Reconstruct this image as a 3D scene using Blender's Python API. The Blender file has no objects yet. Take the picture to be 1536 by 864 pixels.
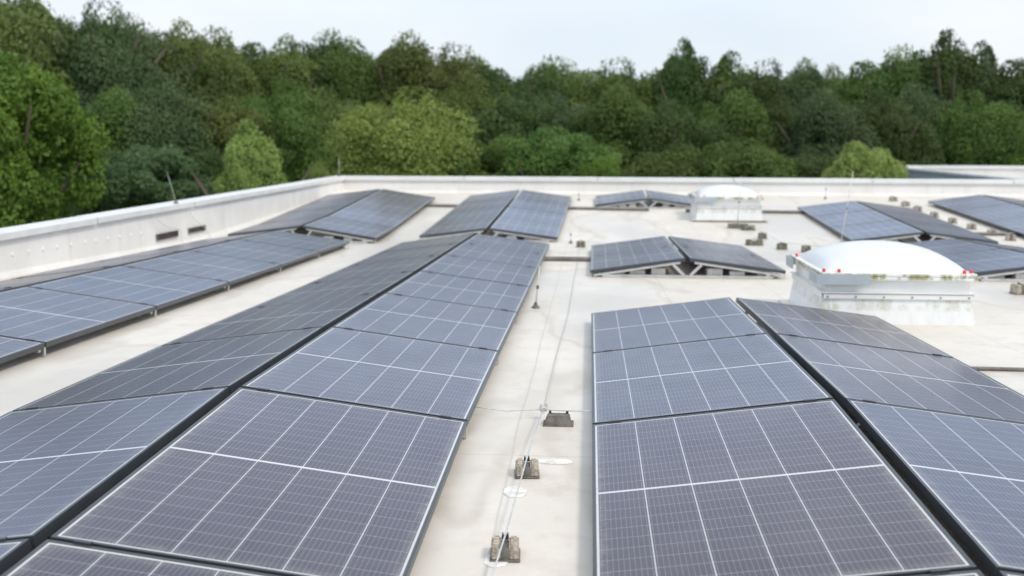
import bpy, bmesh, math, random
import numpy as np
from mathutils import Vector, Matrix
random.seed(7); rng = np.random.default_rng(7)
S = bpy.context.scene
C = S.collection
R = math.radians

# ---------------------------------------------------------------- camera
cam_d = bpy.data.cameras.new('camera'); cam = bpy.data.objects.new('camera', cam_d); C.objects.link(cam)
yaw, pitch, roll = 0.06898, 0.13599, 0.00337
fw = Vector((-math.sin(yaw), math.cos(yaw), 0)); rt = Vector((math.cos(yaw), math.sin(yaw), 0)); zz = Vector((0, 0, 1))
f3 = fw*math.cos(pitch) - zz*math.sin(pitch); up = fw*math.sin(pitch) + zz*math.cos(pitch)
r2 = rt*math.cos(roll) + up*math.sin(roll); u2 = -rt*math.sin(roll) + up*math.cos(roll)
m = Matrix((r2, u2, -f3)).transposed().to_4x4(); m.translation = Vector((0, 0, 1.6197))
cam.matrix_world = m
cam_d.sensor_width = 36; cam_d.lens = 1642.59/1536*36
cam_d.clip_start = 0.05; cam_d.clip_end = 3000
cam_d.dof.use_dof = True; cam_d.dof.focus_distance = 4.6; cam_d.dof.aperture_fstop = 2.5
S.camera = cam

# ---------------------------------------------------------------- sky, sun, exposure
SUN_EL, SUN_AZ = R(50), R(128)            # azimuth from +Y towards +X
w = bpy.data.worlds.new('World'); S.world = w; w.use_nodes = True
nt = w.node_tree; nt.nodes.clear()
sky = nt.nodes.new('ShaderNodeTexSky'); sky.sky_type = 'NISHITA'; sky.sun_disc = False
sky.sun_elevation = SUN_EL; sky.sun_rotation = SUN_AZ; sky.air_density = 1.0; sky.dust_density = 1.5; sky.ozone_density = 1.0
tc = nt.nodes.new('ShaderNodeTexCoord')
ns = nt.nodes.new('ShaderNodeTexNoise'); ns.inputs['Scale'].default_value = 2.2; ns.inputs['Detail'].default_value = 5
mp = nt.nodes.new('ShaderNodeMapping'); mp.inputs['Scale'].default_value = (1, 1, 2.6)
nt.links.new(tc.outputs['Generated'], mp.inputs[0]); nt.links.new(mp.outputs[0], ns.inputs['Vector'])
cr = nt.nodes.new('ShaderNodeValToRGB'); cr.color_ramp.elements[0].position = .35; cr.color_ramp.elements[0].color = (7.2, 8.0, 8.9, 1)
cr.color_ramp.elements[1].position = .65; cr.color_ramp.elements[1].color = (8.9, 9.2, 9.4, 1)
nt.links.new(ns.outputs['Fac'], cr.inputs[0])
mx = nt.nodes.new('ShaderNodeMix'); mx.data_type = 'RGBA'; mx.inputs[0].default_value = .88
# bright haze at the horizon, a bluer belt above it, thin white cloud overhead
sx_ = nt.nodes.new('ShaderNodeSeparateXYZ'); nt.links.new(tc.outputs['Generated'], sx_.inputs[0])
belt = nt.nodes.new('ShaderNodeValToRGB'); belt.color_ramp.interpolation = 'EASE'; e_ = belt.color_ramp.elements
e_[0].position = 0.10; e_[0].color = (0, 0, 0, 1); e_[1].position = .75; e_[1].color = (0, 0, 0, 1)
for p_, v_ in ((.19, .95), (.28, .75), (.38, .08)):
    q_ = e_.new(p_); q_.color = (v_, v_, v_, 1)
nt.links.new(sx_.outputs[2], belt.inputs[0])
m2 = nt.nodes.new('ShaderNodeMix'); m2.data_type = 'RGBA'; nt.links.new(belt.outputs[0], m2.inputs[0])
nt.links.new(cr.outputs[0], m2.inputs[6]); m2.inputs[7].default_value = (6.6, 9.0, 12.8, 1)
hz_ = nt.nodes.new('ShaderNodeMapRange'); hz_.interpolation_type = 'SMOOTHSTEP'; nt.links.new(sx_.outputs[2], hz_.inputs[0])
hz_.inputs[1].default_value = .10; hz_.inputs[2].default_value = .20; hz_.inputs[3].default_value = .93; hz_.inputs[4].default_value = 1.03
hm = nt.nodes.new('ShaderNodeVectorMath'); hm.operation = 'SCALE'; nt.links.new(m2.outputs[2], hm.inputs[0]); nt.links.new(hz_.outputs[0], hm.inputs['Scale'])
nt.links.new(sky.outputs[0], mx.inputs[6]); nt.links.new(hm.outputs[0], mx.inputs[7])
bg = nt.nodes.new('ShaderNodeBackground'); bg.inputs['Strength'].default_value = 0.1
nt.links.new(mx.outputs[2], bg.inputs['Color'])
wo = nt.nodes.new('ShaderNodeOutputWorld'); nt.links.new(bg.outputs[0], wo.inputs[0])
sun_d = bpy.data.lights.new('sun', 'SUN'); sun_d.energy = 1.5; sun_d.angle = R(11); sun_d.color = (1, .91, .78)
sun = bpy.data.objects.new('sun', sun_d); C.objects.link(sun)
sd = Vector((math.sin(SUN_AZ)*math.cos(SUN_EL), math.cos(SUN_AZ)*math.cos(SUN_EL), math.sin(SUN_EL)))
sun.rotation_euler = sd.to_track_quat('Z', 'Y').to_euler(); sun.location = (0, 0, 30)
S.view_settings.view_transform = 'Standard'; S.view_settings.look = 'None'
S.view_settings.exposure = 0.30; S.view_settings.gamma = 1

# ---------------------------------------------------------------- roof profile (a shallow valley across the roof)
YA, YB, YC, S0, S1, SM, S2 = 4.929, 9.821, 16.910, -.02284, .02406, .02095, .04745
LIFT = .03
def plz(y):
    if y >= YC: return S2*(y-YC)
    z = -SM*(max(y, YB)-YC)
    if y < YB: z -= S1*(max(y, YA)-YB)
    if y < YA: z -= S0*(y-YA)
    return z
def gz(y): return plz(y) + LIFT

# ---------------------------------------------------------------- helpers
class MB:
    def __init__(s): s.bm = bmesh.new()
    def box(s, cx, cy, cz, sx, sy, sz, M=None, bev=0.0):
        r = bmesh.ops.create_cube(s.bm, size=1)
        vs = r['verts']
        for v in vs: v.co = Vector((v.co.x*sx, v.co.y*sy, v.co.z*sz))
        if bev:
            es = list({e for v in vs for e in v.link_edges})
            b = bmesh.ops.bevel(s.bm, geom=es, offset=bev, segments=2, affect='EDGES', profile=.6)
            vs = list({v for f in b['faces'] for v in f.verts} | {v for v in vs if v.is_valid})
        T = Matrix.Translation((cx, cy, cz)) @ (M.to_4x4() if M else Matrix.Identity(4))
        for v in vs: v.co = T @ v.co
        return s
    def hexa(s, p):      # 8 points: bottom 4 then top 4, counter-clockwise
        v = [s.bm.verts.new(q) for q in p]
        for f in ((3,2,1,0), (4,5,6,7), (0,1,5,4), (1,2,6,5), (2,3,7,6), (3,0,4,7)): s.bm.faces.new([v[i] for i in f])
        return s
    def tube(s, pts, r, n=8, cap=True):
        pts = [Vector(p) for p in pts]; rings = []
        rr = r if isinstance(r, (list, tuple)) else [r]*len(pts)
        for i, p in enumerate(pts):
            d = (pts[min(i+1, len(pts)-1)] - pts[max(i-1, 0)]).normalized()
            a = d.orthogonal().normalized() if abs(d.z) > .9 else d.cross(zz).normalized()
            b = d.cross(a)
            rings.append([s.bm.verts.new(p + (a*math.cos(t)+b*math.sin(t))*rr[i]) for t in [k*math.tau/n for k in range(n)]])
        for A, B in zip(rings, rings[1:]):
            for k in range(n): s.bm.faces.new((A[k], A[(k+1) % n], B[(k+1) % n], B[k]))
        if cap: s.bm.faces.new(rings[0][::-1]); s.bm.faces.new(rings[-1])
        return s
    def lathe(s, prof, c, n=20):
        rings = []
        for (r, z) in prof:
            rings.append([s.bm.verts.new((c[0]+r*math.cos(k*math.tau/n), c[1]+r*math.sin(k*math.tau/n), c[2]+z)) for k in range(n)])
        for A, B in zip(rings, rings[1:]):
            for k in range(n): s.bm.faces.new((A[k], A[(k+1) % n], B[(k+1) % n], B[k]))
        s.bm.faces.new(rings[0][::-1]); s.bm.faces.new(rings[-1])
        return s
    def grid(s, P):      # P[i][j] points
        v = [[s.bm.verts.new(p) for p in row] for row in P]
        for i in range(len(v)-1):
            for j in range(len(v[0])-1): s.bm.faces.new((v[i][j], v[i+1][j], v[i+1][j+1], v[i][j+1]))
        return s
    def build(s, name, mat, parent=None, smooth=False):
        bmesh.ops.recalc_face_normals(s.bm, faces=s.bm.faces)
        me = bpy.data.meshes.new(name); s.bm.to_mesh(me); s.bm.free()
        me.materials.append(mat)
        if smooth:
            me.polygons.foreach_set('use_smooth', [True]*len(me.polygons))
        o = bpy.data.objects.new(name, me); C.objects.link(o)
        if parent: o.parent = parent
        return o
def tag(o, label=None, cat=None, group=None, kind=None):
    if label:
        n = len(label.split()); assert 4 <= n <= 16, (n, label)
        o['label'] = label
    if cat: o['category'] = cat
    if group: o['group'] = group
    if kind: o['kind'] = kind
    return o
def thing(name, loc, label, cat, group=None, rz=0):
    o = bpy.data.objects.new(name, None); C.objects.link(o); o.empty_display_size = .1
    o.location = loc; o.rotation_euler = (0, 0, rz)
    return tag(o, label, cat, group)
def copy_tree(o, parent=None):
    c = o.copy(); C.objects.link(c); c.parent = parent
    for ch in list(o.children): copy_tree(ch, c)
    return c
ORD = ['first', 'second', 'third', 'fourth', 'fifth', 'sixth', 'seventh', 'eighth', 'ninth', 'tenth', 'eleventh', 'twelfth']

# ---------------------------------------------------------------- materials
def mat(name):
    m = bpy.data.materials.new(name); m.use_nodes = True
    return m, m.node_tree, m.node_tree.nodes['Principled BSDF']
class NT:
    def __init__(s, nt): s.nt = nt
    def math(s, op, a, b=None, c=None, clamp=False):
        n = s.nt.nodes.new('ShaderNodeMath'); n.operation = op; n.use_clamp = clamp
        for i, x in enumerate((a, b, c)):
            if x is None: continue
            if isinstance(x, (int, float)): n.inputs[i].default_value = x
            else: s.nt.links.new(x, n.inputs[i])
        return n.outputs[0]
    def mix(s, f, a, b):
        n = s.nt.nodes.new('ShaderNodeMix'); n.data_type = 'RGBA'
        for i, x in ((0, f), (6, a), (7, b)):
            if isinstance(x, (int, float)): n.inputs[i].default_value = x
            elif isinstance(x, tuple): n.inputs[i].default_value = (*x, 1)
            else: s.nt.links.new(x, n.inputs[i])
        return n.outputs[2]
    def noise(s, vec, scale, detail=4, rough=.5, sc=None):
        if sc:
            mp = s.nt.nodes.new('ShaderNodeMapping'); mp.inputs['Scale'].default_value = sc
            s.nt.links.new(vec, mp.inputs[0]); vec = mp.outputs[0]
        n = s.nt.nodes.new('ShaderNodeTexNoise'); n.inputs['Scale'].default_value = scale
        n.inputs['Detail'].default_value = detail; n.inputs['Roughness'].default_value = rough
        s.nt.links.new(vec, n.inputs['Vector']); return n.outputs['Fac']
    def ramp(s, f, lo, hi, a=0., b=1.):
        n = s.nt.nodes.new('ShaderNodeMapRange'); n.interpolation_type = 'SMOOTHSTEP'
        s.nt.links.new(f, n.inputs[0])
        for i, x in enumerate((lo, hi, a, b)): n.inputs[i+1].default_value = x
        return n.outputs[0]
    def co(s, k='Object'):
        return s.nt.nodes.new('ShaderNodeTexCoord').outputs[k]
    def pos(s): return s.nt.nodes.new('ShaderNodeNewGeometry').outputs['Position']
    def sep(s, v):
        n = s.nt.nodes.new('ShaderNodeSeparateXYZ'); s.nt.links.new(v, n.inputs[0]); return n.outputs
    def bump(s, h, strength, dist, bsdf):
        n = s.nt.nodes.new('ShaderNodeBump'); n.inputs['Strength'].default_value = strength; n.inputs['Distance'].default_value = dist
        s.nt.links.new(h, n.inputs['Height']); s.nt.links.new(n.outputs[0], bsdf.inputs['Normal'])
def simple(name, col, rough=.5, metal=0., nscale=30, nvar=.15, bump=0., spec=.5):
    m, nt, b = mat(name); N = NT(nt)
    f = N.noise(N.co(), nscale, 5, .6)
    c = N.mix(N.ramp(f, .3, .7), tuple(x*(1-nvar) for x in col), tuple(min(1, x*(1+nvar)) for x in col))
    nt.links.new(c, b.inputs['Base Color']); b.inputs['Roughness'].default_value = rough; b.inputs['Metallic'].default_value = metal
    b.inputs['Specular IOR Level'].default_value = spec
    if bump: N.bump(f, bump, .01, b)
    return m
M = {}
M['alu'] = simple('aluminium', (.62, .61, .59), .38, .75, 12, .12)
M['frame'] = simple('panel frame metal', (.07, .075, .085), .38, .4, 8, .1)
M['back'] = simple('panel backsheet', (.55, .55, .56), .6)
M['black'] = simple('black plastic', (.03, .03, .032), .5)
M['cable'] = simple('black cable', (.02, .02, .022), .5)
M['rubber'] = simple('dark rubber', (.15, .135, .12), .75, 0, 25, .35, .3)
M['wire'] = simple('galvanised wire', (.66, .65, .63), .4, .5, 40, .15)
M['concrete'] = simple('weathered concrete', (.42, .37, .30), .9, 0, 60, .45, .9)
M['mossy'] = simple('mossy concrete', (.17, .165, .12), .95, 0, 30, .5, .9)
M['ballast'] = simple('pale ballast concrete', (.62, .60, .56), .85, 0, 30, .15, .4)
M['grey_metal'] = simple('grey sheet metal', (.42, .47, .50), .5, .1, 5, .08)
M['steel'] = simple('weathered grey coping', (.52, .54, .55), .5, .05, 4, .1)
M['red'] = simple('red clip plastic', (.75, .06, .07), .4)
M['screw'] = simple('steel screw', (.3, .3, .3), .4, .8)
M['bark'] = simple('bark', (.09, .07, .05), .95, 0, 8, .4, .8)
M['dark'] = simple('dark opening', (.05, .035, .03), .9)
M['facade'] = simple('rendered facade', (.55, .54, .5), .85, 0, 1.5, .1)
M['dome'] = simple('milky acrylic', (.72, .725, .715), .30, 0, 3, .02)
M['washer'] = simple('white fixing cap', (.82, .82, .8), .4, 0, 6, .03)
M['conduit'] = simple('dark grey conduit', (.17, .155, .145), .6, 0, 10, .25)

# roof membrane
m, nt, b = mat('roof membrane'); N = NT(nt); P = N.pos(); X = N.sep(P)
n1 = N.noise(P, .9, 6, .6); n2 = N.noise(P, 6, 6, .65); n3 = N.noise(P, 40, 4, .6); n4 = N.noise(P, .45, 4, .5, (1, .35, 1))
c = N.mix(N.ramp(n1, .35, .68), (.655, .61, .55), (.73, .69, .635))
c = N.mix(N.ramp(n2, .47, .74, 0, .5), c, (.55, .49, .41))
c = N.mix(N.ramp(n4, .48, .64, 0, .62), c, (.56, .51, .44))
sp = N.noise(P, 95, 3, .6)
n5 = N.noise(P, 2.4, 7, .7)
c = N.mix(N.ramp(n5, .56, .72, 0, .5), c, (.50, .44, .36))
rim = N.math('MULTIPLY', N.ramp(n4, .485, .50), N.ramp(n4, .50, .52, 1, 0))
c = N.mix(N.math('MULTIPLY', rim, .35), c, (.42, .37, .30))
dens = N.ramp(N.noise(P, 1.6, 3, .5), .50, .66)
c = N.mix(N.math('MULTIPLY', N.ramp(sp, .66, .73), N.math('MULTIPLY', dens, .7)), c, (.34, .29, .23))
def seam(coord, period, off, width, wobble=.012):
    q = N.math('ADD', coord, N.math('MULTIPLY', N.math('SUBTRACT', N.noise(P, 1.3, 2), .5), wobble*2))
    q = N.math('ADD', q, off)
    fr = N.math('ABSOLUTE', N.math('SUBTRACT', N.math('FRACT', N.math('DIVIDE', q, period)), .5))
    return fr, N.ramp(fr, width/period, width*2.4/period, 1, 0)
_, s1 = seam(X[0], 1.05, .525+.31, .003); _, s2 = seam(X[1], 3.4, .6, .003)
sm = N.math('MAXIMUM', s1, s2)
c = N.mix(N.math('MULTIPLY', sm, .38), c, (.42, .39, .35))
nt.links.new(c, b.inputs['Base Color'])
nt.links.new(N.ramp(n4, .42, .60, .6, .32), b.inputs['Roughness'])
N.bump(N.math('ADD', N.math('MULTIPLY', n2, .6), N.math('SUBTRACT', N.math('MULTIPLY', n3, .25), N.math('MULTIPLY', sm, .5))), .35, .006, b)
M['membrane'] = m
# parapet skin
m, nt, b = mat('parapet membrane'); N = NT(nt); P = N.pos(); X = N.sep(P)
n1 = N.noise(P, 1.2, 5, .6); st = N.noise(P, 9, 4, .6, (1, 1, .12))
c = N.mix(N.ramp(n1, .3, .7), (.74, .715, .68), (.83, .81, .78))
c = N.mix(N.ramp(st, .5, .78, 0, .3), c, (.52, .51, .47))
_, sx = None, None
nt.links.new(c, b.inputs['Base Color']); b.inputs['Roughness'].default_value = .6
N.bump(N.noise(P, 5, 4), .25, .01, b)
M['parapet'] = m
m, nt, b = mat('coping metal'); N = NT(nt); P = N.pos()
c = N.mix(N.ramp(N.noise(P, 3, 5, .6), .35, .75), (.84, .83, .81), (.74, .73, .71))
nt.links.new(c, b.inputs['Base Color']); b.inputs['Roughness'].default_value = .35; b.inputs['Metallic'].default_value = .15
M['coping'] = m
# sealant patch
m, nt, b = mat('white sealant'); N = NT(nt); P = N.pos()
c = N.mix(N.ramp(N.noise(P, 22, 6, .7), .42, .62), (.84, .83, .80), (.64, .60, .54))
nt.links.new(c, b.inputs['Base Color']); b.inputs['Roughness'].default_value = .45
N.bump(N.noise(P, 60, 4), .5, .004, b); M['patch'] = m
# skylight curb and mossy flange
def mossy(name, lo, hi, zlo, zhi, colr=(.27, .27, .08), amt=.85):
    m, nt, b = mat(name); N = NT(nt); P = N.co(); X = N.sep(P)
    n = N.noise(P, 7, 6, .7); stv = N.noise(P, 34, 4, .6, (1, 1, .25))
    band = N.math('MULTIPLY', N.ramp(X[2], zlo, zlo+.02), N.ramp(X[2], zhi-.02, zhi, 1, 0))
    f = N.math('MULTIPLY', N.math('MULTIPLY', N.ramp(n, lo, hi), N.ramp(stv, .3, .55)), N.math('MULTIPLY', band, amt))
    base = N.mix(N.ramp(N.noise(P, 14, 5, .7, (1, 1, .3)), .35, .75), (.84, .84, .83), (.74, .75, .74))
    nt.links.new(N.mix(f, base, colr), b.inputs['Base Color']); b.inputs['Roughness'].default_value = .5
    N.bump(n, .2, .005, b); return m
M['curb'] = mossy('curb laminate', .40, .60, .12, .235, (.48, .47, .33), .6)
M['flange'] = mossy('mossy flange', .38, .50, .36, .425, (.26, .25, .05), .9)

# photovoltaic glass: cell grid drawn from the sheet's own metres
PW, PL = 1.038, 1.755
m, nt, b = mat('solar cells under glass'); N = NT(nt); P = N.co(); X = N.sep(P)
u = N.math('ADD', X[0], PW/2); v = N.math('ADD', X[1], PL/2)
mx_, my_ = .019, .022
def dist_line(coord, period):      # distance in metres to the nearest multiple of period
    f = N.math('FRACT', N.math('ADD', N.math('DIVIDE', coord, period), .5))
    return N.math('MULTIPLY', N.math('ABSOLUTE', N.math('SUBTRACT', f, .5)), period)
def line(dist, half, soft=.0004): return N.ramp(dist, half-soft, half+soft, 1, 0)
cw = (PW-2*mx_)/6; uu = N.math('SUBTRACT', u, mx_)
du = N.math('SUBTRACT', PW/2-mx_, N.math('ABSOLUTE', X[0])); dv = N.math('SUBTRACT', PL/2-my_, N.math('ABSOLUTE', X[1]))
edge = N.math('SUBTRACT', 1.0, N.math('MULTIPLY', N.math('GREATER_THAN', du, 0), N.math('GREATER_THAN', dv, 0)))
mid = N.math('LESS_THAN', N.math('ABSOLUTE', X[1]), .0075)
gapu = line(dist_line(uu, cw), .0019)
halfL = PL/2-my_-.0075; ch = halfL/10
vv = N.math('SUBTRACT', N.math('ABSOLUTE', X[1]), .0075)
gapv = line(dist_line(vv, ch), .0010)
bus = line(dist_line(N.math('ADD', uu, cw/20), cw/10), .00045, .0003)
fing = line(dist_line(vv, .0052), .0007, .0005)
cid = N.math('ADD', N.math('FLOOR', N.math('DIVIDE', uu, cw)), N.math('MULTIPLY', N.math('FLOOR', N.math('DIVIDE', X[1], ch)), 7.13))
wn = nt.nodes.new('ShaderNodeTexWhiteNoise'); wn.noise_dimensions = '1D'; nt.links.new(cid, wn.inputs['W'])
oi = nt.nodes.new('ShaderNodeObjectInfo')
cell = N.mix(wn.outputs['Value'], (.037, .025, .042), (.047, .033, .051))
cell = N.mix(N.math('MULTIPLY', oi.outputs['Random'], .6), cell, (.030, .035, .072))
cell = N.mix(N.math('MULTIPLY', fing, .18), cell, (.17, .15, .18))
cell = N.mix(N.math('MULTIPLY', bus, .65), cell, (.42, .42, .43))
cell = N.mix(N.math('MULTIPLY', gapv, .62), cell, (.50, .50, .52))
wht = N.math('MAXIMUM', N.math('MAXIMUM', N.math('MULTIPLY', gapu, .85), mid), edge)
cell = N.mix(N.math('MULTIPLY', wht, .9), cell, (.70, .71, .72))
PP = N.pos()
dust = N.ramp(N.noise(PP, 2.2, 6, .65), .35, .8, .03, .12)
cell = N.mix(dust, cell, (.34, .29, .32))
spot = N.math('MULTIPLY', N.ramp(N.noise(PP, 120, 2, .5), .77, .80), .5)
cell = N.mix(spot, cell, (.55, .53, .5))
grime = N.math('MULTIPLY', N.ramp(N.math('MINIMUM', du, dv), .0, .05, .35, 0), N.ramp(N.noise(PP, 14, 5, .7), .3, .75))
cell = N.mix(grime, cell, (.40, .37, .33))
drop = N.math('MULTIPLY', N.ramp(N.noise(PP, 17, 3, .6), .765, .785), .8)
cell = N.mix(drop, cell, (.62, .61, .57))
nt.links.new(cell, b.inputs['Base Color'])
nt.links.new(N.ramp(N.noise(PP, 3, 5, .6), .3, .7, .22, .26), b.inputs['Roughness'])
b.inputs['IOR'].default_value = 1.5; b.inputs['Specular IOR Level'].default_value = .55
N.bump(N.noise(PP, 1.7, 2, .5), .04, .02, b)
b.inputs['Specular Tint'].default_value = (.86, .92, 1, 1)
M['cells'] = m

# foliage
def foliage(name, c0, c1):
    m = bpy.data.materials.new(name); m.use_nodes = True; nt = m.node_tree; nt.nodes.clear(); N = NT(nt)
    at = nt.nodes.new('ShaderNodeAttribute'); at.attribute_name = 'tone'
    oi = nt.nodes.new('ShaderNodeObjectInfo')
    c = N.mix(at.outputs['Fac'], c0, c1)
    hs = nt.nodes.new('ShaderNodeHueSaturation')
    nt.links.new(N.math('ADD', .485, N.math('MULTIPLY', oi.outputs['Random'], .03)), hs.inputs['Hue'])
    nt.links.new(N.math('ADD', .85, N.math('MULTIPLY', oi.outputs['Random'], .3)), hs.inputs['Value'])
    nt.links.new(c, hs.inputs['Color'])
    d = nt.nodes.new('ShaderNodeBsdfPrincipled'); d.inputs['Roughness'].default_value = .55; d.inputs['Specular IOR Level'].default_value = .25
    t = nt.nodes.new('ShaderNodeBsdfTranslucent')
    nt.links.new(hs.outputs[0], d.inputs['Base Color']); nt.links.new(hs.outputs[0], t.inputs['Color'])
    ms = nt.nodes.new('ShaderNodeMixShader'); ms.inputs[0].default_value = .4
    nt.links.new(d.outputs[0], ms.inputs[1]); nt.links.new(t.outputs[0], ms.inputs[2])
    o = nt.nodes.new('ShaderNodeOutputMaterial'); nt.links.new(ms.outputs[0], o.inputs[0])
    return m
F = {'dark': foliage('dark green leaves', (0.035, 0.068, 0.021), (0.120, 0.188, 0.052)),
     'mid': foliage('green leaves', (0.047, 0.094, 0.023), (0.167, 0.249, 0.058)),
     'blue': foliage('grey green leaves', (0.045, 0.090, 0.039), (0.152, 0.226, 0.093)),
     'olive': foliage('olive leaves', (0.064, 0.100, 0.028), (0.216, 0.264, 0.075)),
     'fresh': foliage('fresh green leaves', (0.051, 0.113, 0.018), (0.208, 0.324, 0.052)),
     'bright': foliage('bright green leaves', (.14, .20, .05), (.38, .47, .14)),
     'yellow': foliage('yellow green leaves', (.12, .18, .04), (.36, .47, .12))}

# ================================================================ ground below and the building
m, nt, b = mat('grass ground'); N = NT(nt); P = N.pos()
nt.links.new(N.mix(N.ramp(N.noise(P, .6, 6, .6), .35, .65), (.035, .055, .02), (.06, .085, .03)), b.inputs['Base Color']); b.inputs['Roughness'].default_value = .95
tag(MB().grid([[(x, y, -6.0) for y in (-400, 0, 60, 800)] for x in (-600, -60, 60, 600)]).build('ground', m), kind='structure')

bld = thing('flat_roof_building', (0, 10, -6), 'large flat roofed building whose pale membrane roof carries all the panel tables', 'building')
def child(o, par):
    o.parent = par; o.matrix_parent_inverse = par.matrix_world.inverted(); return o
bpy.context.view_layer.update()
def off(o, par):            # keep world placement under a thing whose base sits elsewhere
    o.parent = par; o.matrix_parent_inverse = Matrix.Translation(-par.location); return o
def xin(y): return -6.56 + .0413*y        # inner face of the long parapet
YF, XR = 24.6, 22.0
mb = MB(); ys = [-4, -1, 1, 3, YA-.4, YA, YA+.4, 6.5, 8, YB, 11.5, 13.5, 15.5, YC-.25, YC, YC+.25, 18, 20, 22, YF+.15]
mb.grid([[(xa if xa is not None else xin(y)-.1, y, gz(y)) for y in ys] for xa in (None, -4, -2, 0, 2, 5, 10, 16, XR)])
roof = off(mb.build('roof', M['membrane'], smooth=True), bld)
def ztop(y): return .630 + .0085*(y-11.3)
# long parapet on the left
def strip(prof, ylist):     # prof(y) -> closed list of (x, z)
    P_ = [[Vector((x, y, z)) for (x, z) in prof(y)] for y in ylist]
    mb = MB(); n = len(P_[0]); V = [[mb.bm.verts.new(p) for p in row] for row in P_]
    for a, c_ in zip(V, V[1:]):
        for k in range(n): mb.bm.faces.new((a[k], a[(k+1) % n], c_[(k+1) % n], c_[k]))
    mb.bm.faces.new(V[0]); mb.bm.faces.new(V[-1][::-1]); return mb
yl = [-4, 0, 4, 8, 12, 16, 20, 22, YF]
lp = off(strip(lambda y: [(xin(y)+.05, gz(y)-.02), (xin(y)+.012, gz(y)+.06), (xin(y), ztop(y)-.012), (xin(y)-.20, ztop(y)-.012), (xin(y)-.20, -.5), (xin(y)+.05, -.5)], yl).build('parapet_wall', M['parapet']), bld)
segs = [(-4, 1.98), (2, 5.98), (6, 9.98), (10, 12.97), (13, 15.97), (16, 18.97), (19, 21.97), (22, YF+.02)]
cp_ = None
for (a, c_) in segs:
    j = random.uniform(-.003, .003)
    s_ = strip(lambda y: [(xin(y)+.045, ztop(y)-.075+j), (xin(y)+.052, ztop(y)-.075+j), (xin(y)+.052, ztop(y)-.006+j), (xin(y)-.21, ztop(y)+.012+j), (xin(y)-.235, ztop(y)+.010+j), (xin(y)-.235, ztop(y)-.08), (xin(y)-.228, ztop(y)-.08), (xin(y)-.228, ztop(y)-.006), (xin(y)+.045, ztop(y)-.012)], [a, c_]).build('coping', M['coping'], lp)
    s_.matrix_parent_inverse = Matrix.Identity(4)
def on_lp(o): o.parent = lp; return o
for ya, yb, za, zb in ((14.69, 15.38, .205, .285), (15.79, 16.40, .21, .278)):   # overflow openings
    xa, xb = xin(ya)+.008, xin(yb)+.008
    fr = MB()
    t = .012; ang = math.atan(.0413)
    Mr = Matrix.Rotation(-ang, 3, 'Z'); cx, cy = (xa+xb)/2+.02, (ya+yb)/2; L_ = yb-ya
    for dz in (za, zb): fr.box(cx, cy, dz, .02, L_+.02, .012, Mr)
    for dy in (-L_/2, 0, L_/2): fr.box(cx+dy*.0413, cy+dy, (za+zb)/2, .02, .012, zb-za, Mr)
    f_ = on_lp(fr.build('overflow_opening', M['rubber']))
    MB().box(cx-.004, cy, (za+zb)/2, .012, L_, zb-za, Mr).build('grille', M['dark'], f_)
for k in range(11):
    y = 11.19 + (14.23-11.19)*k/10 + random.uniform(-.02, .02); z = .381 - .039*k/10
    o = MB().lathe([(.024, 0), (.024, .006), (.016, .012), (.006, .012)], (0, 0, 0), 14).build('fixing_cap', M['washer'])
    o.rotation_euler = (0, R(90), 0); o.location = (xin(y)+.008, y, z); on_lp(o)
# far parapet
zt = ztop(YF)
P_ = []
def bar(x0, x1, prof):
    mb = MB(); V = [[mb.bm.verts.new((x, y, z)) for (y, z) in prof] for x in (x0, x1)]; n = len(prof)
    for k in range(n): mb.bm.faces.new((V[0][k], V[0][(k+1) % n], V[1][(k+1) % n], V[1][k]))
    mb.bm.faces.new(V[0]); mb.bm.faces.new(V[1][::-1]); return mb
x0 = xin(YF)-.2
fp = off(bar(x0, XR, [(YF-.10, gz(YF)-.02), (YF-.02, gz(YF)+.05), (YF, zt-.012), (YF+.22, zt-.012), (YF+.22, -.5), (YF-.10, -.5)]).build('parapet_wall', M['parapet']), bld)
xx = x0-.035
while xx < XR:
    x2 = min(xx+3.0, XR); j = random.uniform(-.002, .002)
    bar(xx, x2-.02, [(YF-.045, zt-.075+j), (YF-.052, zt-.075+j), (YF-.052, zt+.002+j), (YF+.24, zt+.016+j), (YF+.26, zt+.013+j), (YF+.26, zt-.08), (YF+.25, zt-.08), (YF+.25, zt-.002), (YF-.045, zt-.004)]).build('coping', M['coping'], fp)
    xx = x2
# walls of the building below the roof
wl = MB()
wl.hexa([(xin(-4)-.17, -4, -6), (XR, -4, -6), (XR, YF+.19, -6), (xin(YF)-.17, YF+.19, -6), (xin(-4)-.17, -4, -.35), (XR, -4, -.35), (XR, YF+.19, -.35), (xin(YF)-.17, YF+.19, -.35)])
off(wl.build('wall', M['facade']), bld)
# sealant patches
def adj(x, y): return (x*.979, y*.979) if x > -4.6 else (x, y)
def patch(cx, cy, rx, ry, seed):
    cx, cy = adj(cx, cy)
    rr = random.Random(seed); mb = MB(); n = 26
    top = [mb.bm.verts.new((cx+rx*math.cos(a)*(1+rr.uniform(-.10, .10)), cy+ry*math.sin(a)*(1+rr.uniform(-.10, .10)), gz(cy)+.0035)) for a in [k*math.tau/n for k in range(n)]]
    bot = [mb.bm.verts.new((v.co.x*1.0+(v.co.x-cx)*.06, v.co.y+(v.co.y-cy)*.06, gz(v.co.y)+.001)) for v in top]
    mb.bm.faces.new(top)
    for k in range(n): mb.bm.faces.new((bot[k], bot[(k+1) % n], top[(k+1) % n], top[k]))
    return off(mb.build('sealant_patch', M['patch']), bld)
patch(-.272, 4.13, .045, .060, 1); patch(-.125, 4.52, .070, .038, 3); patch(-.287, 3.465, .040, .055, 5)

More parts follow.
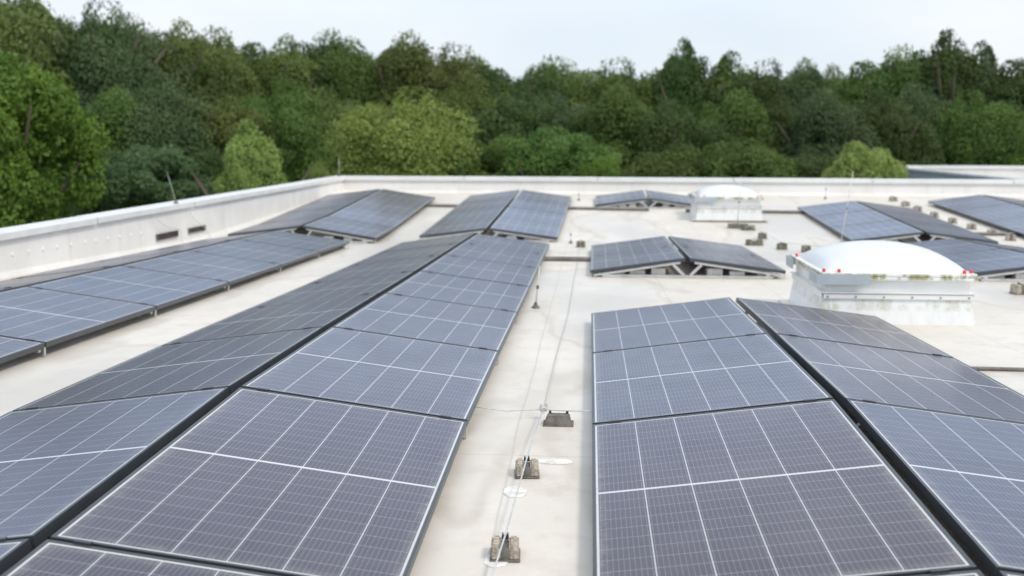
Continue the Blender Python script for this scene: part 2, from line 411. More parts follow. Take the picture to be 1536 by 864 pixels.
# neighbouring building behind
nb = thing('neighbour_building', (14, 34, -6), 'neighbouring flat roof with grey metal parapet beyond the far right parapet', 'building')
A0, A1 = Vector((10.10, 36.0)), Vector((10.75, 22.0+3.2))
def wallseg(p, q, th, z0, z1, name, mt, par):
    d = (q-p).normalized(); nrm = Vector((-d.y, d.x))*th
    mb = MB(); c4 = [p, q, q+nrm, p+nrm]
    mb.hexa([(c.x, c.y, z0) for c in c4] + [(c.x, c.y, z1) for c in c4]); return off(mb.build(name, mt), par)
B1 = Vector((11.75, 27.3))
def slopewall(p, q, th, z0, zp, zq, name, mt):
    d = (q-p).normalized(); nrm = Vector((-d.y, d.x))*th; mb = MB()
    mb.hexa([(p.x, p.y, z0 if z0 < -1 else zp+z0), (q.x, q.y, z0 if z0 < -1 else zq+z0), (q.x+nrm.x, q.y+nrm.y, z0 if z0 < -1 else zq+z0), (p.x+nrm.x, p.y+nrm.y, z0 if z0 < -1 else zp+z0),
             (p.x, p.y, zp), (q.x, q.y, zq), (q.x+nrm.x, q.y+nrm.y, zq), (p.x+nrm.x, p.y+nrm.y, zp)]); return off(mb.build(name, mt), nb)
slopewall(A0, B1, .3, -6, .64, .46, 'parapet_wall', M['grey_metal'])
slopewall(A0+Vector((-.04, .0)), B1+Vector((-.04, 0)), .42, -.07, .715, .54, 'coping', M['steel'])
wallseg(A0, Vector((34, 36.6)), .3, -6, .70, 'parapet_wall', M['parapet'], nb)
wallseg(A0+Vector((0, -.05)), Vector((34, 36.55)), .4, .705, .80, 'coping', M['coping'], nb)
mb = MB(); mb.hexa([(10.3, 35.8, -.2), (11.95, 27.4, -.2), (34, 27.4, -.2), (34, 36.5, -.2), (10.3, 35.8, .1), (11.95, 27.4, .1), (34, 27.4, .1), (34, 36.5, .1)])
off(mb.build('roof', M['membrane']), nb)

# ================================================================ solar panels
TH = .035
proto = thing('solar_panel', (0, 0, 0), 'prototype solar panel to be relabelled', 'solar panel')
fr = MB()
for s in (-1, 1):
    fr.box(s*(PW/2-.006), 0, -TH/2, .012, PL, TH)
    fr.box(0, s*(PL/2-.006), -TH/2, PW-.024, .012, TH)
fr.build('frame', M['frame'], proto)
MB().box(0, 0, -.005, PW-.0245, PL-.0245, .006).build('glass', M['cells'], proto)
MB().box(0, 0, -.011, PW-.026, PL-.026, .003).build('backsheet', M['back'], proto)
used = [False]
rack_protos = {}
TABLES = {
 # key: x, y, yaw, lengthfactor, widthfactor, tilt, eave height, tilt of table, k range, description
 'A': (-1.5687, 2.9393, .0008, .9993, .9934, .1313, .1152, .0001, -1, 7, 'the long table left of the wire', 'panels of the long table in the left foreground'),
 'R': (1.0979, 2.9334, -.0014, 1.0136, 1.0139, .1272, .1101, .0044, -1, 3, 'the right foreground table', 'panels of the right foreground table'),
 'B': (-4.4225, 8.2487, .0044, 1.0024, 1.0117, .1353, .1247, -.0009, -3, 4, 'the table along the left parapet', 'panels of the table along the left parapet'),
 'E': (1.07, 11.743, -.0065, 1.0019, .9849, .1318, .1128, .0096, 0, 2, 'the middle table', 'panels of the middle table'),
 'H': (5.0477, 11.7691, .0099, 1.0222, .974, .1262, .1185, -.0019, 0, 2, 'the table right of the near dome', 'panels of the table right of the near dome'),
 'C': (-4.3109, 16.2181, .0007, .9178, 1.0801, .1375, .1341, -.0154, 0, 4, 'the far left table', 'panels of the far left table'),
 'D': (-1.5348, 16.8145, -.0173, .9002, 1.0222, .125, .1087, -.0024, 0, 4, 'the far table left of centre', 'panels of the far table left of centre'),
 'F': (5.0761, 16.8414, -.0057, .8644, 1.0225, .1255, .106, -.0016, 0, 3, 'the far table behind the near dome', 'panels of the far table behind the near dome'),
 'G': (7.8893, 15.9294, -.0014, .955, .9866, .1331, .1176, .0016, 0, 4, 'the far right table', 'panels of the far right table'),
 'K': (1.187, 21.66, -.002, 1.0, .99, .1313, .10, 0, 0, 1, 'the single pair of panels beside the far dome', 'panels of the smallest far table'),
}
def tpt(T, side, w_, s):
    x, y, yw, lf, wf, tl, he, dx = T[:8]
    W_ = PW*wf; xl = side*(.026 + w_*W_*math.cos(tl)); cy, sy = math.cos(yw), math.sin(yw)
    px = x + xl*cy - s*sy; py = y + s*cy + xl*sy
    return Vector((px, py, plz(py) + he + (1-w_)*W_*math.sin(tl) + dx*xl))
VARIANT = {}
def place(T, side, k):
    pitch_ = 1.775*T[3]; g = .010
    a0, a1 = k*pitch_+g, (k+1)*pitch_-g
    E0, E1, R0, R1 = tpt(T, side, 1, a0), tpt(T, side, 1, a1), tpt(T, side, 0, a0), tpt(T, side, 0, a1)
    c_ = (E0+E1+R0+R1)/4
    yv = ((E1-E0)+(R1-R0))/2; xv = ((E0-R0)+(E1-R1))/2*side
    ly, lx = yv.length, xv.length
    yv.normalize(); xv = (xv - yv*xv.dot(yv)).normalized(); zv = xv.cross(yv)
    o = proto if not used[0] else copy_tree(proto)
    used[0] = True
    Mx = Matrix((xv*lx/PW, yv*ly/PL, zv)).transposed().to_4x4()
    Mx.translation = c_ + zv*random.uniform(-.0015, .0015)
    o.matrix_world = Mx
    return o
SIDE = {-1: 'left', 1: 'right'}
nvis = {}
for key, T in TABLES.items():
    k0, k1, desc, grp = T[8:12]
    n = k1-k0
    for side in (-1, 1):
        for k in range(k0, k1):
            if key == 'R' and side == 1 and k < 0: pass
            o = place(T, side, k)
            if n == 1: lab = '%s panel of %s' % (SIDE[side], desc)
            elif n == 2: lab = '%s panel on the %s slope of %s' % ('nearer' if k == k0 else 'farther', SIDE[side], desc)
            else: lab = '%s panel from the far end, %s slope of %s' % (ORD[k1-1-k], SIDE[side], desc)
            tag(o, lab, 'solar panel', grp)

# ================================================================ racks, ballast
def rack(T, key, k, end):
    pitch_ = 1.775*T[3]; s = k*pitch_ + (.03 if k == T[8] else (-.03 if k == T[9] else 0))
    EL, RL, RRr, ER = tpt(T, -1, 1, s), tpt(T, -1, 0, s), tpt(T, 1, 0, s), tpt(T, 1, 1, s)
    base = Vector((T[0], (RL.y+RRr.y)/2, gz(RL.y)))
    where = 'near end' if k == T[8] else ('far end' if k == T[9] else '%s joint from far end' % ORD[T[9]-k-1])
    t = thing('mounting_rack', base, 'rack under the %s of %s' % (where, T[10]), 'mounting rack', 'racks under the panel tables')
    def l(p): return Vector((p.x-base.x, p.y-base.y, p.z-base.z))
    el, rl, rr, er = l(EL), l(RL), l(RRr), l(ER)
    y0 = 0.0
    hw = abs(el.x)-.12
    gl = lambda x: gz(base.y)-base.z
    mb = MB(); mb.box(0, y0, .016, 2*hw-.03, .04, .028, bev=.004)
    for s_ in (-1, 1): mb.box(s_*(hw-.0), y0, .028, .05, .04, .010, Matrix.Rotation(-s_*R(40), 3, 'Y'), .002)
    mb.build('base_rail', M['alu'], t)
    drop = TH + .016
    for (e, r_, s_) in ((el, rl, -1), (er, rr, 1)):
        a = r_ + Vector((s_*.05, 0, -drop)); c_ = e + Vector((-s_*.04, 0, -drop-.002))
        d = (c_-a); L_ = d.length; ang = math.atan2(-d.z, d.x)
        MB().box((a.x+c_.x)/2, 0, (a.z+c_.z)/2, L_, .036, .022, Matrix.Rotation(ang, 3, 'Y')).build('top_rail', M['alu'], t)
        # sloping strut near the ridge and the short post at the eave
        zt_ = r_.z-drop-.012
        p0 = Vector((s_*.035, 0, .03)); p1 = Vector((s_*.15, 0, zt_ - .13*abs(math.tan(T[5]))*.6))
        dd = p1-p0; an = math.atan2(dd.x, dd.z)
        MB().box((p0.x+p1.x)/2, 0, (p0.z+p1.z)/2, .030, .034, dd.length, Matrix.Rotation(an, 3, 'Y'), .003).build('strut', M['alu'], t)
        hx = s_*(hw-.06); hz = e.z - drop + (abs(e.x)-abs(hx))*math.tan(T[5]) - .01
        if hz > .034: MB().box(hx, 0, (.030+hz)/2, .045, .034, max(.006, hz-.030), None, .002).build('post', M['alu'], t)
        if T[8] < k < T[9]:
            for q in (e + Vector((-s_*.10, 0, .004+.10*math.tan(T[5]))), r_ + Vector((s_*.10, 0, .004-.10*math.tan(T[5])))):
                MB().box(q.x, q.y, q.z-.010, .05, .017, .024, Matrix.Rotation(s_*T[5], 3, 'Y')).build('clamp', M['frame'], t)
        # hooked foot that shows below the eave
        MB().box(e.x - s_*.01, .0, e.z-.055, .010, .02, .05).build('foot', M['alu'], t)
    return t
for key, T in TABLES.items():
    for k in range(T[8], T[9]+1):
        if key in 'CDFGK' and k not in (T[8], T[9]): continue
        rack(T, key, k, k == T[8])
blk = {}
def ballast(x, y, z, sx, sy, sz, label, rz=0):
    o = MB().box(0, 0, sz/2, sx, sy, sz, None, .008).build('ballast_block', M['ballast'])
    o.location = (x, y, z); o.rotation_euler = (0, 0, rz)
    return tag(o, label, 'ballast block', 'pale ballast blocks on the rails')
BL = {'E': ([-.74, -.53, -.30, .30, .54, .82], 'the middle table'), 'K': ([-.70, -.50, -.31, .35, .58, .78], 'the smallest far table'),
      'H': ([-.72, -.46, -.24, .28, .52, .80], 'the table right of the near dome'), 'D': ([.36, .62], 'the far table left of centre'),
      'F': ([-.70, -.45, .45], 'the far table behind the near dome'), 'C': ([.40, .70], 'the far left table')}
for key, (xs, nm) in BL.items():
    T = TABLES[key]
    for i, dx in enumerate(xs):
        y = T[1]+.03 + .09
        wd = random.uniform(.13, .17); hmax = (T[6]-.05) + (PW-abs(dx))*math.tan(T[5]) - .055
        sz = min(.10, max(.05, hmax))
        pos = 'leftmost' if i == 0 else ('rightmost' if i == len(xs)-1 else ORD[i]+' from left')
        ballast(T[0]+dx, y+random.uniform(0, .03), gz(y)+.001, wd, .13, sz, 'pale block on rail of %s, %s' % (nm, pos), random.uniform(-.06, .06))
# cables hanging in the ridge gaps
def cable_run(T, k0, k1, label):
    mb = MB(); pts = []; pitch_ = 1.775*T[3]; s = k0*pitch_; rr = random.Random(3)
    while s < k1*pitch_:
        p = tpt(T, 1, 0, s); pts.append((T[0]+rr.uniform(-.012, .012)+(p.x-T[0]-.026), p.y, p.z-.055+rr.uniform(-.014, .012))); s += .22
    mb.tube(pts, .0045, 6)
    return tag(mb.build('panel_cable', M['cable'], smooth=True), label, 'cable')
cable_run(TABLES['A'], -1, 7, 'black cable sagging in the ridge gap of the long left table')
cable_run(TABLES['R'], -1, 3, 'black cable in the ridge gap of the right foreground table')

# ================================================================ skylights
def skylight(x, y, label, rz=0):
    x, y = adj(x, y)
    t = thing('skylight', (x, y, gz(y)-.01), label, 'skylight', 'domed skylights', rz)
    W2, D2 = .59, .65
    mb = MB(); a, c_ = (W2, D2), (W2-.035, D2-.035); z1 = .265
    mb.hexa([(-a[0], -a[1], -.03), (a[0], -a[1], -.03), (a[0], a[1], .0), (-a[0], a[1], .0), (-c_[0], -c_[1], z1), (c_[0], -c_[1], z1), (c_[0], c_[1], z1), (-c_[0], c_[1], z1)])
    cb = mb.build('curb', M['curb'], t)
    mb = MB(); mb.box(0, 0, .006, 2*W2+.16, 2*D2+.16, .012, None, .004); mb.build('skirt', M['membrane'], t)
    st = MB(); st.box(0, -D2-.004+.022, .238, 2*c_[0]+.012, .010, .036); st.box(-W2+.020, 0, .238, .010, 2*D2-.06, .036); st.box(W2-.020, 0, .238, .010, 2*D2-.06, .036)
    sp_ = st.build('clamping_strip', M['coping'], t)
    for i in range(6):
        MB().box(-.53+i*.212, -D2+.010, .236, .012, .006, .012).build('screw', M['screw'], sp_)
    MB().box(0, 0, .268, 2*W2-.01, 2*D2-.01, .010).build('ledge', M['coping'], t)
    MB().box(0, 0, .318, 2*W2-.09, 2*D2-.09, .092, None, .006).build('upstand', M['washer'], t)
    fl = MB(); fl.box(0, 0, .377, 2*W2+.0, 2*D2+.0, .026, None, .006); fl.box(0, 0, .406, 2*W2-.012, 2*D2-.012, .030, None, .010); fl.build('flange', M['flange'], t)
    # pillow dome
    n = 28; P_ = []
    for i in range(n+1):
        row = []
        for j in range(n+1):
            u_, v_ = 2*i/n-1, 2*j/n-1
            h = ((1-u_*u_)*(1-v_*v_))**.52
            row.append((u_*(W2-.045), v_*(D2-.045), .419 + .19*h))
        P_.append(row)
    MB().grid(P_).build('dome', M['dome'], t, smooth=True)
    gm = MB(); gm.box(-W2+.165, -D2-.022, .372, .40, .008, .078); gm.box(-W2-.030, -D2+.13, .372, .008, .30, .078)
    gm.build('deflector', M['grey_metal'], t)
    g2 = MB(); g2.box(-W2-.030, D2-.14, .375, .008, .30, .085); g2.box(-W2+.03, D2+.02, .375, .12, .008, .085); g2.build('deflector', M['grey_metal'], t)
    for (cx, cy) in ((-W2+.03, -D2+.05), (-W2+.14, -D2+.03), (-W2+.03, D2-.14), (W2-.10, -D2+.03), (W2-.04, -D2+.07), (W2-.03, D2-.12)):
        MB().box(cx, cy, .434, .022, .026, .028, None, .005).build('clip', M['red'], t)
    return t
skylight(2.43, 9.32, 'near white domed skylight with red clips and mossy rim behind the right foreground table')
skylight(2.565, 20.75, 'small looking distant domed skylight in front of the far parapet')

# ================================================================ conductor holders, wires, rods
def holder(x, y, label, rz=0, w_=.094, d=.10, h=.052, mt='concrete', grp='concrete wire holders'):
    x, y = adj(x, y)
    t = thing('wire_holder', (x, y, gz(y)), label, 'wire holder', grp, rz)
    for s in (-1, 1):
        mb = MB(); r = bmesh.ops.create_cube(mb.bm, size=1)
        for v in r['verts']:
            top = v.co.z > 0
            v.co = Vector((s*w_*.31 + v.co.x*w_*.37*(.92 if top else 1), v.co.y*d*(.9 if top else 1), v.co.z*h + h/2+.004))
        bmesh.ops.bevel(mb.bm, geom=mb.bm.edges[:], offset=.006, segments=2, affect='EDGES')
        mb.build('block', M[mt], t)
    MB().box(0, 0, .004, w_*1.06, d*1.08, .007, None, .002).build('base_pad', M['rubber'], t)
    MB().box(0, -.002, h*.42, w_*.30, d*.84, h*.76, None, .003).build('core', M['rubber'], t)
    cl = MB(); cl.box(0, d*.30, h+.002, .024, .020, .012, None, .003); cl.box(-.008, d*.30, h+.010, .005, .016, .012); cl.box(.008, d*.30, h+.010, .005, .016, .012)
    cl.build('clip', M['black'], t)
    return t
holder(-.262, 3.50, 'concrete wire holder nearest the camera on the walkway between the tables', .06)
holder(-.236, 4.34, 'concrete wire holder just behind the round white sealant patch', .08)
# wide tray holder
t = thing('wire_holder', (*adj(-.128, 5.10), gz(4.99)), 'wide dark trapezoid wire holder carrying the crossing wire', 'wire holder', None, 0)
mb = MB(); mb.hexa([(-.068, -.05, .0), (.068, -.05, .0), (.060, .05, 0), (-.060, .05, 0), (-.056, -.032, .045), (.056, -.032, .045), (.050, .04, .045), (-.050, .04, .045)])
bmesh.ops.bevel(mb.bm, geom=mb.bm.edges[:], offset=.004, segments=2, affect='EDGES'); mb.build('block', M['rubber'], t)
MB().box(0, 0, .003, .142, .11, .006, None, .002).build('base_pad', M['rubber'], t)
for s in (-1, 1): MB().box(s*.040, .032, .050, .012, .014, .012, None, .003).build('clip', M['black'], t)
def wire(pts, r, label, mt='wire', name='conductor_wire', cat='wire'):
    pts = [(*adj(p[0], p[1]), p[2]-gz(p[1])+gz(adj(p[0], p[1])[1])) for p in pts]
    return tag(MB().tube(pts, r, 8).build(name, M[mt], smooth=True), label, cat)
wire([(-.305, 2.2, gz(2.2)+.072), (-.285, 3.0, gz(3.)+.072), (-.262, 3.51, gz(3.5)+.070), (-.250, 3.95, gz(3.95)+.064), (-.236, 4.35, gz(4.35)+.070), (-.222, 4.8, gz(4.8)+.06), (-.205, 5.2, gz(5.2)+.05)], .0032, 'metal wire running along the walkway over the two concrete holders')
wire([(-.85, 5.30, gz(5.3)+.05), (-.55, 5.25, gz(5.25)+.042), (-.38, 5.18, gz(5.2)+.040), (-.20, 5.19, gz(5.2)+.050), (-.128, 5.13, gz(5.1)+.058), (.05, 5.13, gz(5.1)+.058), (.4, 5.16, gz(5.2)+.05)], .0026, 'metal wire crossing the walkway from table to table')
t = tag(MB().box(-.2007, 5.081, gz(5.19)+.054, .034, .022, .020, Matrix.Rotation(.3, 3, 'Z'), .003).box(-.186, 5.091, gz(5.2)+.068, .010, .010, .022).box(-.2115, 5.071, gz(5.2)+.068, .010, .010, .022).build('wire_connector', M['wire']), 'small bolted connector where the two walkway wires cross', 'connector')
wire([(-.205, 5.3, gz(5.3)+.012), (-.19, 7, gz(7)+.008), (-.15, 9, gz(9)+.008), (-.14, 11.5, gz(11.5)+.008), (-.12, 13.6, gz(13.6)+.01), (-.10, 16.1, gz(16.1)+.05)], .003, 'thin wire lying on the walkway beyond the connector')
# holders at the far tables
for (x, y, l_, mt) in ((-.10, 16.25, 'single grey holder block in the gap between the far table and the middle table', 'mossy'),
      (2.82, 17.90, 'small dark holder below the pair by the far dome, on the diagonal wire', 'mossy'), (2.84, 16.20, 'mossy holder at the corner where the diagonal wire turns', 'mossy'),
      (3.10, 15.75, 'squarish mossy holder just left of the near dome', 'mossy')):
    holder(x, y, l_, random.uniform(-.3, .3), .12, .12, .085, mt)
t = holder(2.74, 18.95, 'dark lumpy holder right beside the rod base at the far dome', .1, .21, .14, .075, 'mossy')
t = holder(2.55, 16.95, 'wide holder with two separate lumps left of the diagonal wire', 0, .25, .12, .085, 'mossy')
t = holder(4.22, 10.90, 'brownish wire holder cut off by the right edge', .1, .15, .14, .09, 'concrete')
GX = [(6.52, 24.0), (6.50, 23.0), (6.48, 22.1), (6.50, 21.1), (6.55, 20.2), (6.60, 19.35), (6.66, 18.55), (6.74, 17.95)]
for i, (x, y) in enumerate(GX):
    lab = 'grey wire holder, %s from the far end of the row beside far right table' % ORD[i]
    holder(x, y, lab, random.uniform(-.3, .3), .14, .13, .085, 'concrete', 'row of wire holders beside the far right table')
wire([(x+.0, y, gz(y)+.10) for x, y in [(6.53, 24.3)]+GX], .004, 'wire strung over the row of holders beside the far right table')
wire([(2.60, 19.1, gz(19.1)+.09), (2.74, 18.95, gz(18.95)+.10), (2.82, 17.9, gz(17.9)+.10), (2.84, 16.2, gz(16.2)+.10), (3.1, 15.75, gz(15.75)+.10), (3.9, 15.7, gz(15.7)+.03), (5, 15.65, gz(15.7)+.02), (7.2, 15.6, gz(15.6)+.02)], .0045, 'wire running diagonally over the mossy holders towards the near dome')
def rod(x, y, h, lean, label, base=None, z0=None, r=.008, two=True):
    if z0 is None: x, y = adj(x, y)
    z = gz(y) if z0 is None else z0
    t = thing('lightning_rod', (x, y, z), label, 'lightning rod', 'lightning rods')
    top = Vector((lean[0], lean[1], h))
    pts = [Vector((0, 0, .01))*1, top*.5, top]
    MB().tube(pts, [r, r*.8, r*.45], 8).build('rod', M['wire'], t, smooth=True)
    if base:
        MB().box(0, 0, base[2]/2, base[0], base[1], base[2], None, .012).build('base_block', M['mossy'], t)
    else:
        MB().lathe([(.035, 0), (.035, .01), (.016, .03), (.012, .05)], (0, 0, 0), 12).build('foot', M['rubber'], t)
    if two: MB().box(top.x*.5, top.y*.5, h*.5, .024, .02, .03, None, .003).build('clamp', M['rubber'], t)
    return t
rod(3.86, 17.0, 1.12, (.14, 0, 0), 'tall thin leaning lightning rod in front of the table behind the near dome')
rod(2.59, 19.2, .88, (.035, 0, 0), 'thin lightning rod on a wide block in front of the far dome', (.31, .16, .075))
rod(-.44, 9.35, .36, (.03, 0, 0), 'short rod with a pale tip beside the right edge of the long table', r=.007)
rod(-.26, 16.98, .27, (.0, 0, 0), 'short dark rod beside the single grey holder block', r=.007)
rod(-.20, 23.6, .24, (0, 0, 0), 'short rod near the far parapet right of the far table', r=.009)
rod(5.15, 24.3, .42, (.01, 0, 0), 'short rod against the far parapet above the table behind the dome', r=.009)
rod(-5.95, 15.5, .46, (-.12, 0, 0), 'leaning rod standing up from the top of the left parapet', z0=ztop(15.5)+.005, r=.004, two=False)
rod(xin(YF)-.1, 24.65, .42, (0, 0, 0), 'thin upright rod on the parapet corner', z0=zt+.01, r=.007, two=False)
wire([(-5.90, 14.5, ztop(14.5)-.06), (-5.885, 14.6, .50), (-5.87, 14.9, .38), (-5.85, 15.36, .30), (-5.84, 15.4, gz(15.4)+.02)], .004, 'thin wire drooping down the left parapet to the first dark opening')
wire([(-5.86, 15.7, ztop(15.7)-.06), (-5.85, 15.9, .42), (-5.83, 16.35, .24), (-5.80, 16.5, gz(16.5)+.02)], .004, 'thin wire sloping down the left parapet across the second dark opening')
# dark conduits lying across the roof
def conduit(pts, label, r=.030):
    pts = [adj(*p) for p in pts]
    return tag(MB().tube([(x, y, gz(y)+r) for x, y in pts], r, 10).build('cable_conduit', M['conduit'], smooth=True), label, 'conduit', 'dark conduits between the tables')
conduit([(-1.4, 13.9), (-.6, 13.9), (.0, 13.88), (1.0, 13.86)], 'dark conduit between the long table and the middle table')
conduit([(-4.2, 22.2), (-3.3, 22.16), (-2.5, 22.1), (-.35, 21.85), (.1, 21.80), (1.2, 21.7)], 'dark conduit between the far left tables and the smallest far table')
conduit([(1.9, 21.55), (3.3, 21.5), (4.15, 21.45), (5.0, 21.4)], 'dark conduit from the far dome to the table behind the near dome', .03)
conduit([(1.9, 6.72), (2.4, 6.72), (3.0, 6.70), (4.2, 6.66)], 'thin dark conduit leaving the right foreground table', .012)
conduit([(5.9, 18.45), (6.4, 18.5), (6.9, 18.5), (7.6, 18.5)], 'dark conduit reaching the far right table', .028)

# ================================================================ trees
def crown_mesh(seed, nl=84, per=600, cone=False, sz=1.0):
    g = np.random.default_rng(seed)
    # lobes on an uneven ball
    d = g.normal(size=(nl, 3)); d /= np.linalg.norm(d, axis=1)[:, None]
    d[:nl//3, 2] = np.abs(d[:nl//3, 2])
    rad = g.uniform(.52, .80, nl)
    cen = d*rad[:, None]
    if cone:
        tz = (cen[:, 2]+1)/2; cen[:, :2] *= (1.15-.75*tz)[:, None]
    lr = g.uniform(.16, .31, nl)
    lt = g.uniform(0, 1, nl)
    N_ = nl*per
    li = np.repeat(np.arange(nl), per)
    q = g.normal(size=(N_, 3)); q /= np.linalg.norm(q, axis=1)[:, None]
    # sub clumps: pull leaves to a few directions of each lobe
    sub = g.normal(size=(nl, 11, 3)); sub /= np.linalg.norm(sub, axis=2)[:, :, None]
    pick = sub[li, g.integers(0, 11, N_)]
    q2 = pick*.95 + q*.75; q2 /= np.linalg.norm(q2, axis=1)[:, None]
    rr = lr[li]*(.72 + .34*(q2*pick).sum(1)**3)*g.uniform(.82, 1.06, N_)
    p = cen[li] + q2*rr[:, None]*np.array([1, 1, .8])
    # leaf quads
    nrm = q2*.9 + g.normal(size=(N_, 3))*.55 + np.array([0, 0, .35]); nrm /= np.linalg.norm(nrm, axis=1)[:, None]
    a = np.cross(nrm, g.normal(size=(N_, 3))); a /= np.linalg.norm(a, axis=1)[:, None]
    b_ = np.cross(nrm, a)
    s = (g.uniform(.010, .019, N_)*sz)[:, None]
    a *= s*1.5; b_ *= s
    V = np.stack([p-a, p-b_*.9+a*.1, p+a, p+b_*.9+a*.1], 1).reshape(-1, 3)
    me = bpy.data.meshes.new('crown')
    me.vertices.add(len(V)); me.vertices.foreach_set('co', V.ravel())
    me.loops.add(N_*4); me.loops.foreach_set('vertex_index', np.arange(N_*4))
    me.polygons.add(N_); me.polygons.foreach_set('loop_start', np.arange(0, N_*4, 4)); me.polygons.foreach_set('loop_total', np.full(N_, 4))
    me.update()
    tone = np.clip(.25 + .45*lt[li] + .25*g.random(N_)**1.5, 0, 1)
    at = me.attributes.new('tone', 'FLOAT', 'FACE'); at.data.foreach_set('value', tone.astype(np.float32))
    me.materials.append(F['mid'])
    return me
CR = [crown_mesh(11+i) for i in range(5)]; CONE = crown_mesh(31, cone=True)
BIG = [crown_mesh(41, 150, 800, sz=.75), crown_mesh(42, 150, 800, sz=.75)]
def trunk_mesh(seed):
    r = random.Random(seed); mb = MB()
    mb.tube([(0, 0, 0), (.02, .01, .3), (-.02, .02, .62), (.01, 0, .95)], [.040, .030, .022, .008], 9)
    for i in range(6):
        a = i*math.tau/6+r.uniform(-.4, .4); z0 = r.uniform(.42, .7); L_ = r.uniform(.25, .38)
        mb.tube([(0, .01, z0), (math.cos(a)*L_*.5, math.sin(a)*L_*.5, z0+.10), (math.cos(a)*L_, math.sin(a)*L_, z0+.24)], [.016, .010, .004], 6)
    o = mb.build('trunk', M['bark'], smooth=True); me = o.data; bpy.data.objects.remove(o); return me
TR = [trunk_mesh(i) for i in range(3)]
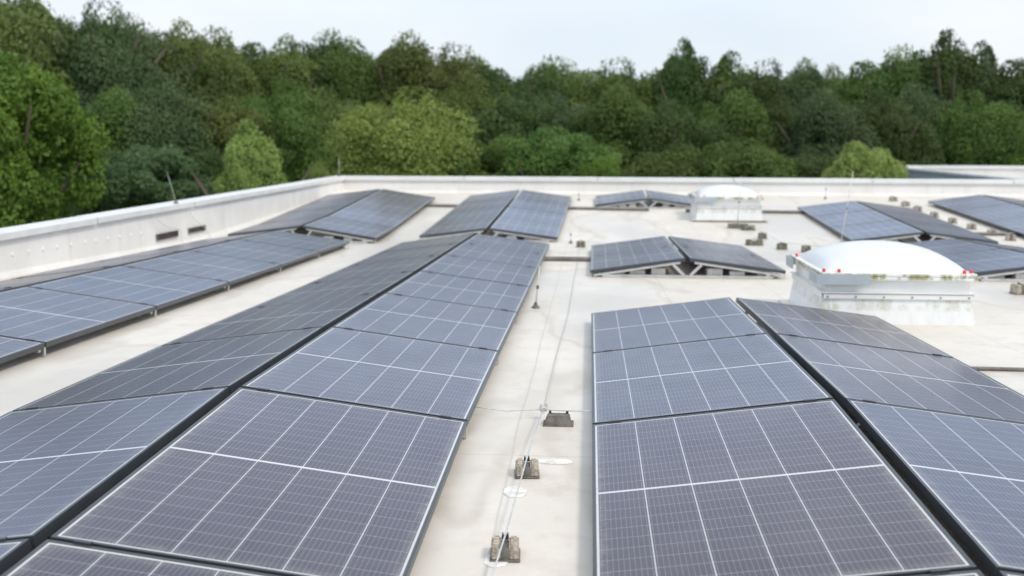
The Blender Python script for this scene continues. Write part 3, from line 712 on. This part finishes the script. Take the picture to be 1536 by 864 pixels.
TREES = [
 (-19.66, 33.25, 7.2, 3.5, 'olive', 'tall hazy green tree cut off by the top left corner of the photo'),
 (-18.68, 35.75, 7.08, 2.85, 'mid', 'tall green tree rising past the top edge above the near left tree'),
 (-16.59, 36.25, 6.81, 2.42, 'blue', 'grey green tree with its top above the frame beside the near left tree'),
 (-15.71, 38.75, 6.42, 2.05, 'blue', 'grey green skyline tree just left of the notch of sky at upper left'),
 (-14.55, 39.5, 6.42, 2.38, 'olive', 'pale olive skyline tree just right of the notch of sky at upper left'),
 (-13.6, 42.0, 6.26, 2.49, 'mid', 'skyline tree above the bright cone shaped tree, left of its tip'),
 (-12.21, 43.5, 6.16, 2.38, 'olive', 'olive skyline tree above and right of the bright cone shaped tree'),
 (-11.12, 44.25, 6.41, 2.32, 'dark', 'dark pointed skyline tree above the corner of the parapet'),
 (-9.34, 44.75, 6.2, 2.49, 'mid', 'green skyline tree just right of the dark pointed one above the parapet corner'),
 (-7.7, 45.25, 6.29, 2.67, 'olive', 'olive skyline tree standing highest above the wide yellow green tree'),
 (-5.85, 45.75, 6.08, 2.85, 'olive', 'broad olive skyline tree above the right half of the wide yellow green tree'),
 (-4.26, 45.5, 5.36, 2.37, 'dark', 'lower dark skyline tree where the treetops step down towards the middle'),
 (-2.57, 48.0, 5.29, 2.85, 'dark', 'lowest dark skyline tree in the middle of the photo'),
 (-0.58, 49.5, 5.62, 3.1, 'olive', 'rounded olive skyline tree just right of the middle dip in the treetops'),
 (1.59, 48.25, 5.54, 2.91, 'mid', 'flat topped green skyline tree left of the twiggy dark top'),
 (3.78, 46.75, 6.24, 1.58, 'dark', 'slim dark tree whose twiggy top sticks out above the far skylight'),
 (4.79, 47.25, 5.53, 2.42, 'dark', 'dark rounded tree directly right of the slim twiggy one'),
 (6.07, 47.75, 5.8, 2.42, 'mid', 'green skyline tree above the far skylight, right of the slim twiggy tree'),
 (7.59, 46.5, 5.36, 2.23, 'dark', 'dark skyline tree left of the second dip in the treetops'),
 (8.81, 46.0, 5.33, 2.0, 'blue', 'bluish green skyline tree at the second dip in the treetops'),
 (10.14, 46.5, 5.17, 2.0, 'olive', 'low olive skyline tree above the round bright bush, on its left'),
 (11.27, 44.25, 5.61, 2.32, 'mid', 'green skyline tree above the round bright bush'),
 (12.65, 43.75, 5.51, 2.26, 'blue', 'bluish green skyline tree left of the tall spiky tree'),
 (13.59, 43.25, 6.2, 1.79, 'dark', 'tall spiky dark tree, the highest at the right of the photo'),
 (14.82, 43.75, 5.86, 2.04, 'blue', 'bluish tree leaning against the tall spiky dark tree from the right'),
 (16.1, 41.5, 5.47, 2.49, 'dark', 'dark tree cut off by the right edge at the skyline'),
 (18.24, 42.0, 5.22, 2.66, 'mid', 'green tree mostly beyond the right edge at the skyline'),
 (-13.99, 31.5, 3.34, 2.0, 'mid', 'green tree filling the space right of the near left tree'),
 (-13.1, 32.25, 3.95, 2.02, 'blue', 'grey green middle tree with drooping boughs over the long parapet'),
 (-11.76, 33.75, 3.3, 1.83, 'olive', 'olive middle tree behind the bright cone shaped tree, on its left'),
 (-10.26, 36.25, 3.94, 2.07, 'mid', 'green middle tree behind and right of the bright cone shaped tree'),
 (-8.61, 37.75, 3.67, 1.99, 'olive', 'olive middle tree above the parapet corner'),
 (-4.21, 37.5, 4.06, 2.05, 'mid', 'green middle tree behind the right side of the wide yellow green tree'),
 (-2.47, 36.0, 3.3, 1.81, 'dark', 'dark middle tree right of the wide yellow green tree'),
 (-1.05, 38.5, 3.61, 2.05, 'blue', 'bluish green middle tree below the middle of the skyline'),
 (0.92, 37.25, 3.72, 2.18, 'mid', 'broad green middle tree over the small distant panel table'),
 (2.76, 36.75, 3.34, 1.99, 'dark', 'dark middle tree left of the far skylight dome'),
 (4.5, 38.25, 3.61, 2.05, 'mid', 'green middle tree straight above the far skylight dome'),
 (6.29, 38.75, 3.5, 1.91, 'dark', 'very dark middle tree right of the far skylight dome'),
 (8.04, 37.5, 3.61, 1.91, 'blue', 'bluish green middle tree behind the round bright bush, on its left'),
 (9.79, 38.0, 3.72, 1.91, 'dark', 'dark middle tree behind the round bright bush'),
 (12.25, 41.25, 3.99, 2.2, 'blue', 'bluish green middle tree above the neighbouring roof'),
 (13.57, 39.75, 3.74, 2.04, 'mid', 'green middle tree behind the bright tree at the right edge'),
 (-12.92, 23.75, 3.86, 1.85, 'fresh', 'large near tree with bright green boughs at the left edge behind the parapet'),
 (-11.31, 27.25, 1.73, 1.65, 'blue', 'low grey green tree behind the leaning rod on the parapet'),
 (-10.31, 28.75, 1.56, 1.21, 'dark', 'low dark tree between the leaning rod and the bright cone shaped tree'),
 (-7.65, 24.5, 2.26, 1.01, 'bright', 'bright yellow green cone shaped tree behind the parapet'),
 (-6.52, 27.0, 1.26, 0.6, 'bright', 'small pale green shrub peeping over the parapet corner'),
 (-5.04, 29.5, 3.37, 2.24, 'yellow', 'wide yellow green tree behind the far parapet above the left panel rows'),
 (-2.42, 29.25, 2.04, 1.4, 'mid', 'low green tree right of the wide yellow green tree'),
 (-0.76, 28.75, 2.28, 1.56, 'mid', 'low spreading green tree over the middle of the far parapet'),
 (0.36, 27.5, 1.35, 0.88, 'fresh', 'bright low shrub on the far parapet above the small distant panel table'),
 (2.27, 30.75, 1.78, 1.62, 'mid', 'low green tree left of the far skylight'),
 (4.04, 29.5, 1.87, 1.51, 'mid', 'low leafy tree behind the far skylight'),
 (6.09, 31.0, 1.49, 1.45, 'dark', 'low dark tree left of the round bright bush'),
 (6.86, 28.0, 1.89, 1.05, 'bright', 'round bright green bush left of the neighbouring roof'),
 (12.46, 40.0, 2.22, 2.2, 'mid', 'low green tree above the neighbouring metal parapet'),
 (14.25, 40.0, 2.45, 1.88, 'fresh', 'low leafy tree above the right part of the neighbouring roof'),
 (16.04, 41.5, 4.08, 2.52, 'yellow', 'bright olive green tree at the right edge above the neighbouring roof'),
]

rt_ = random.Random(5)
for i, (x, y, zt_, rad, kind, lab) in enumerate(TREES):
    low = -3.2 if rad > 1.9 else -1.8
    hz = (zt_-low)/2
    root = thing('tree' if 'shrub' not in lab and 'bush' not in lab else 'bush', (x, y, -6), lab, 'tree' if 'shrub' not in lab and 'bush' not in lab else 'bush', 'trees behind the roof')
    cone = 'cone' in lab and kind == 'bright' or 'spiky' in lab or 'slim' in lab
    me = CONE if cone else (BIG[i % 2] if rad > 1.9 else CR[i % 5])
    c_ = bpy.data.objects.new('crown', me); C.objects.link(c_); c_.parent = root
    c_.location = (0, 0, 6+low+hz); c_.scale = (rad*1.16, rad*1.16, hz*.97)
    c_.rotation_euler = (0, 0, rt_.uniform(0, 6.28))
    c_.material_slots[0].link = 'OBJECT'; c_.material_slots[0].material = F[kind]
    t_ = bpy.data.objects.new('trunk', TR[i % 3]); C.objects.link(t_); t_.parent = root
    H_ = zt_+6; t_.scale = (H_*.55, H_*.55, H_*.93); t_.rotation_euler = (0, 0, rt_.uniform(0, 6.28))
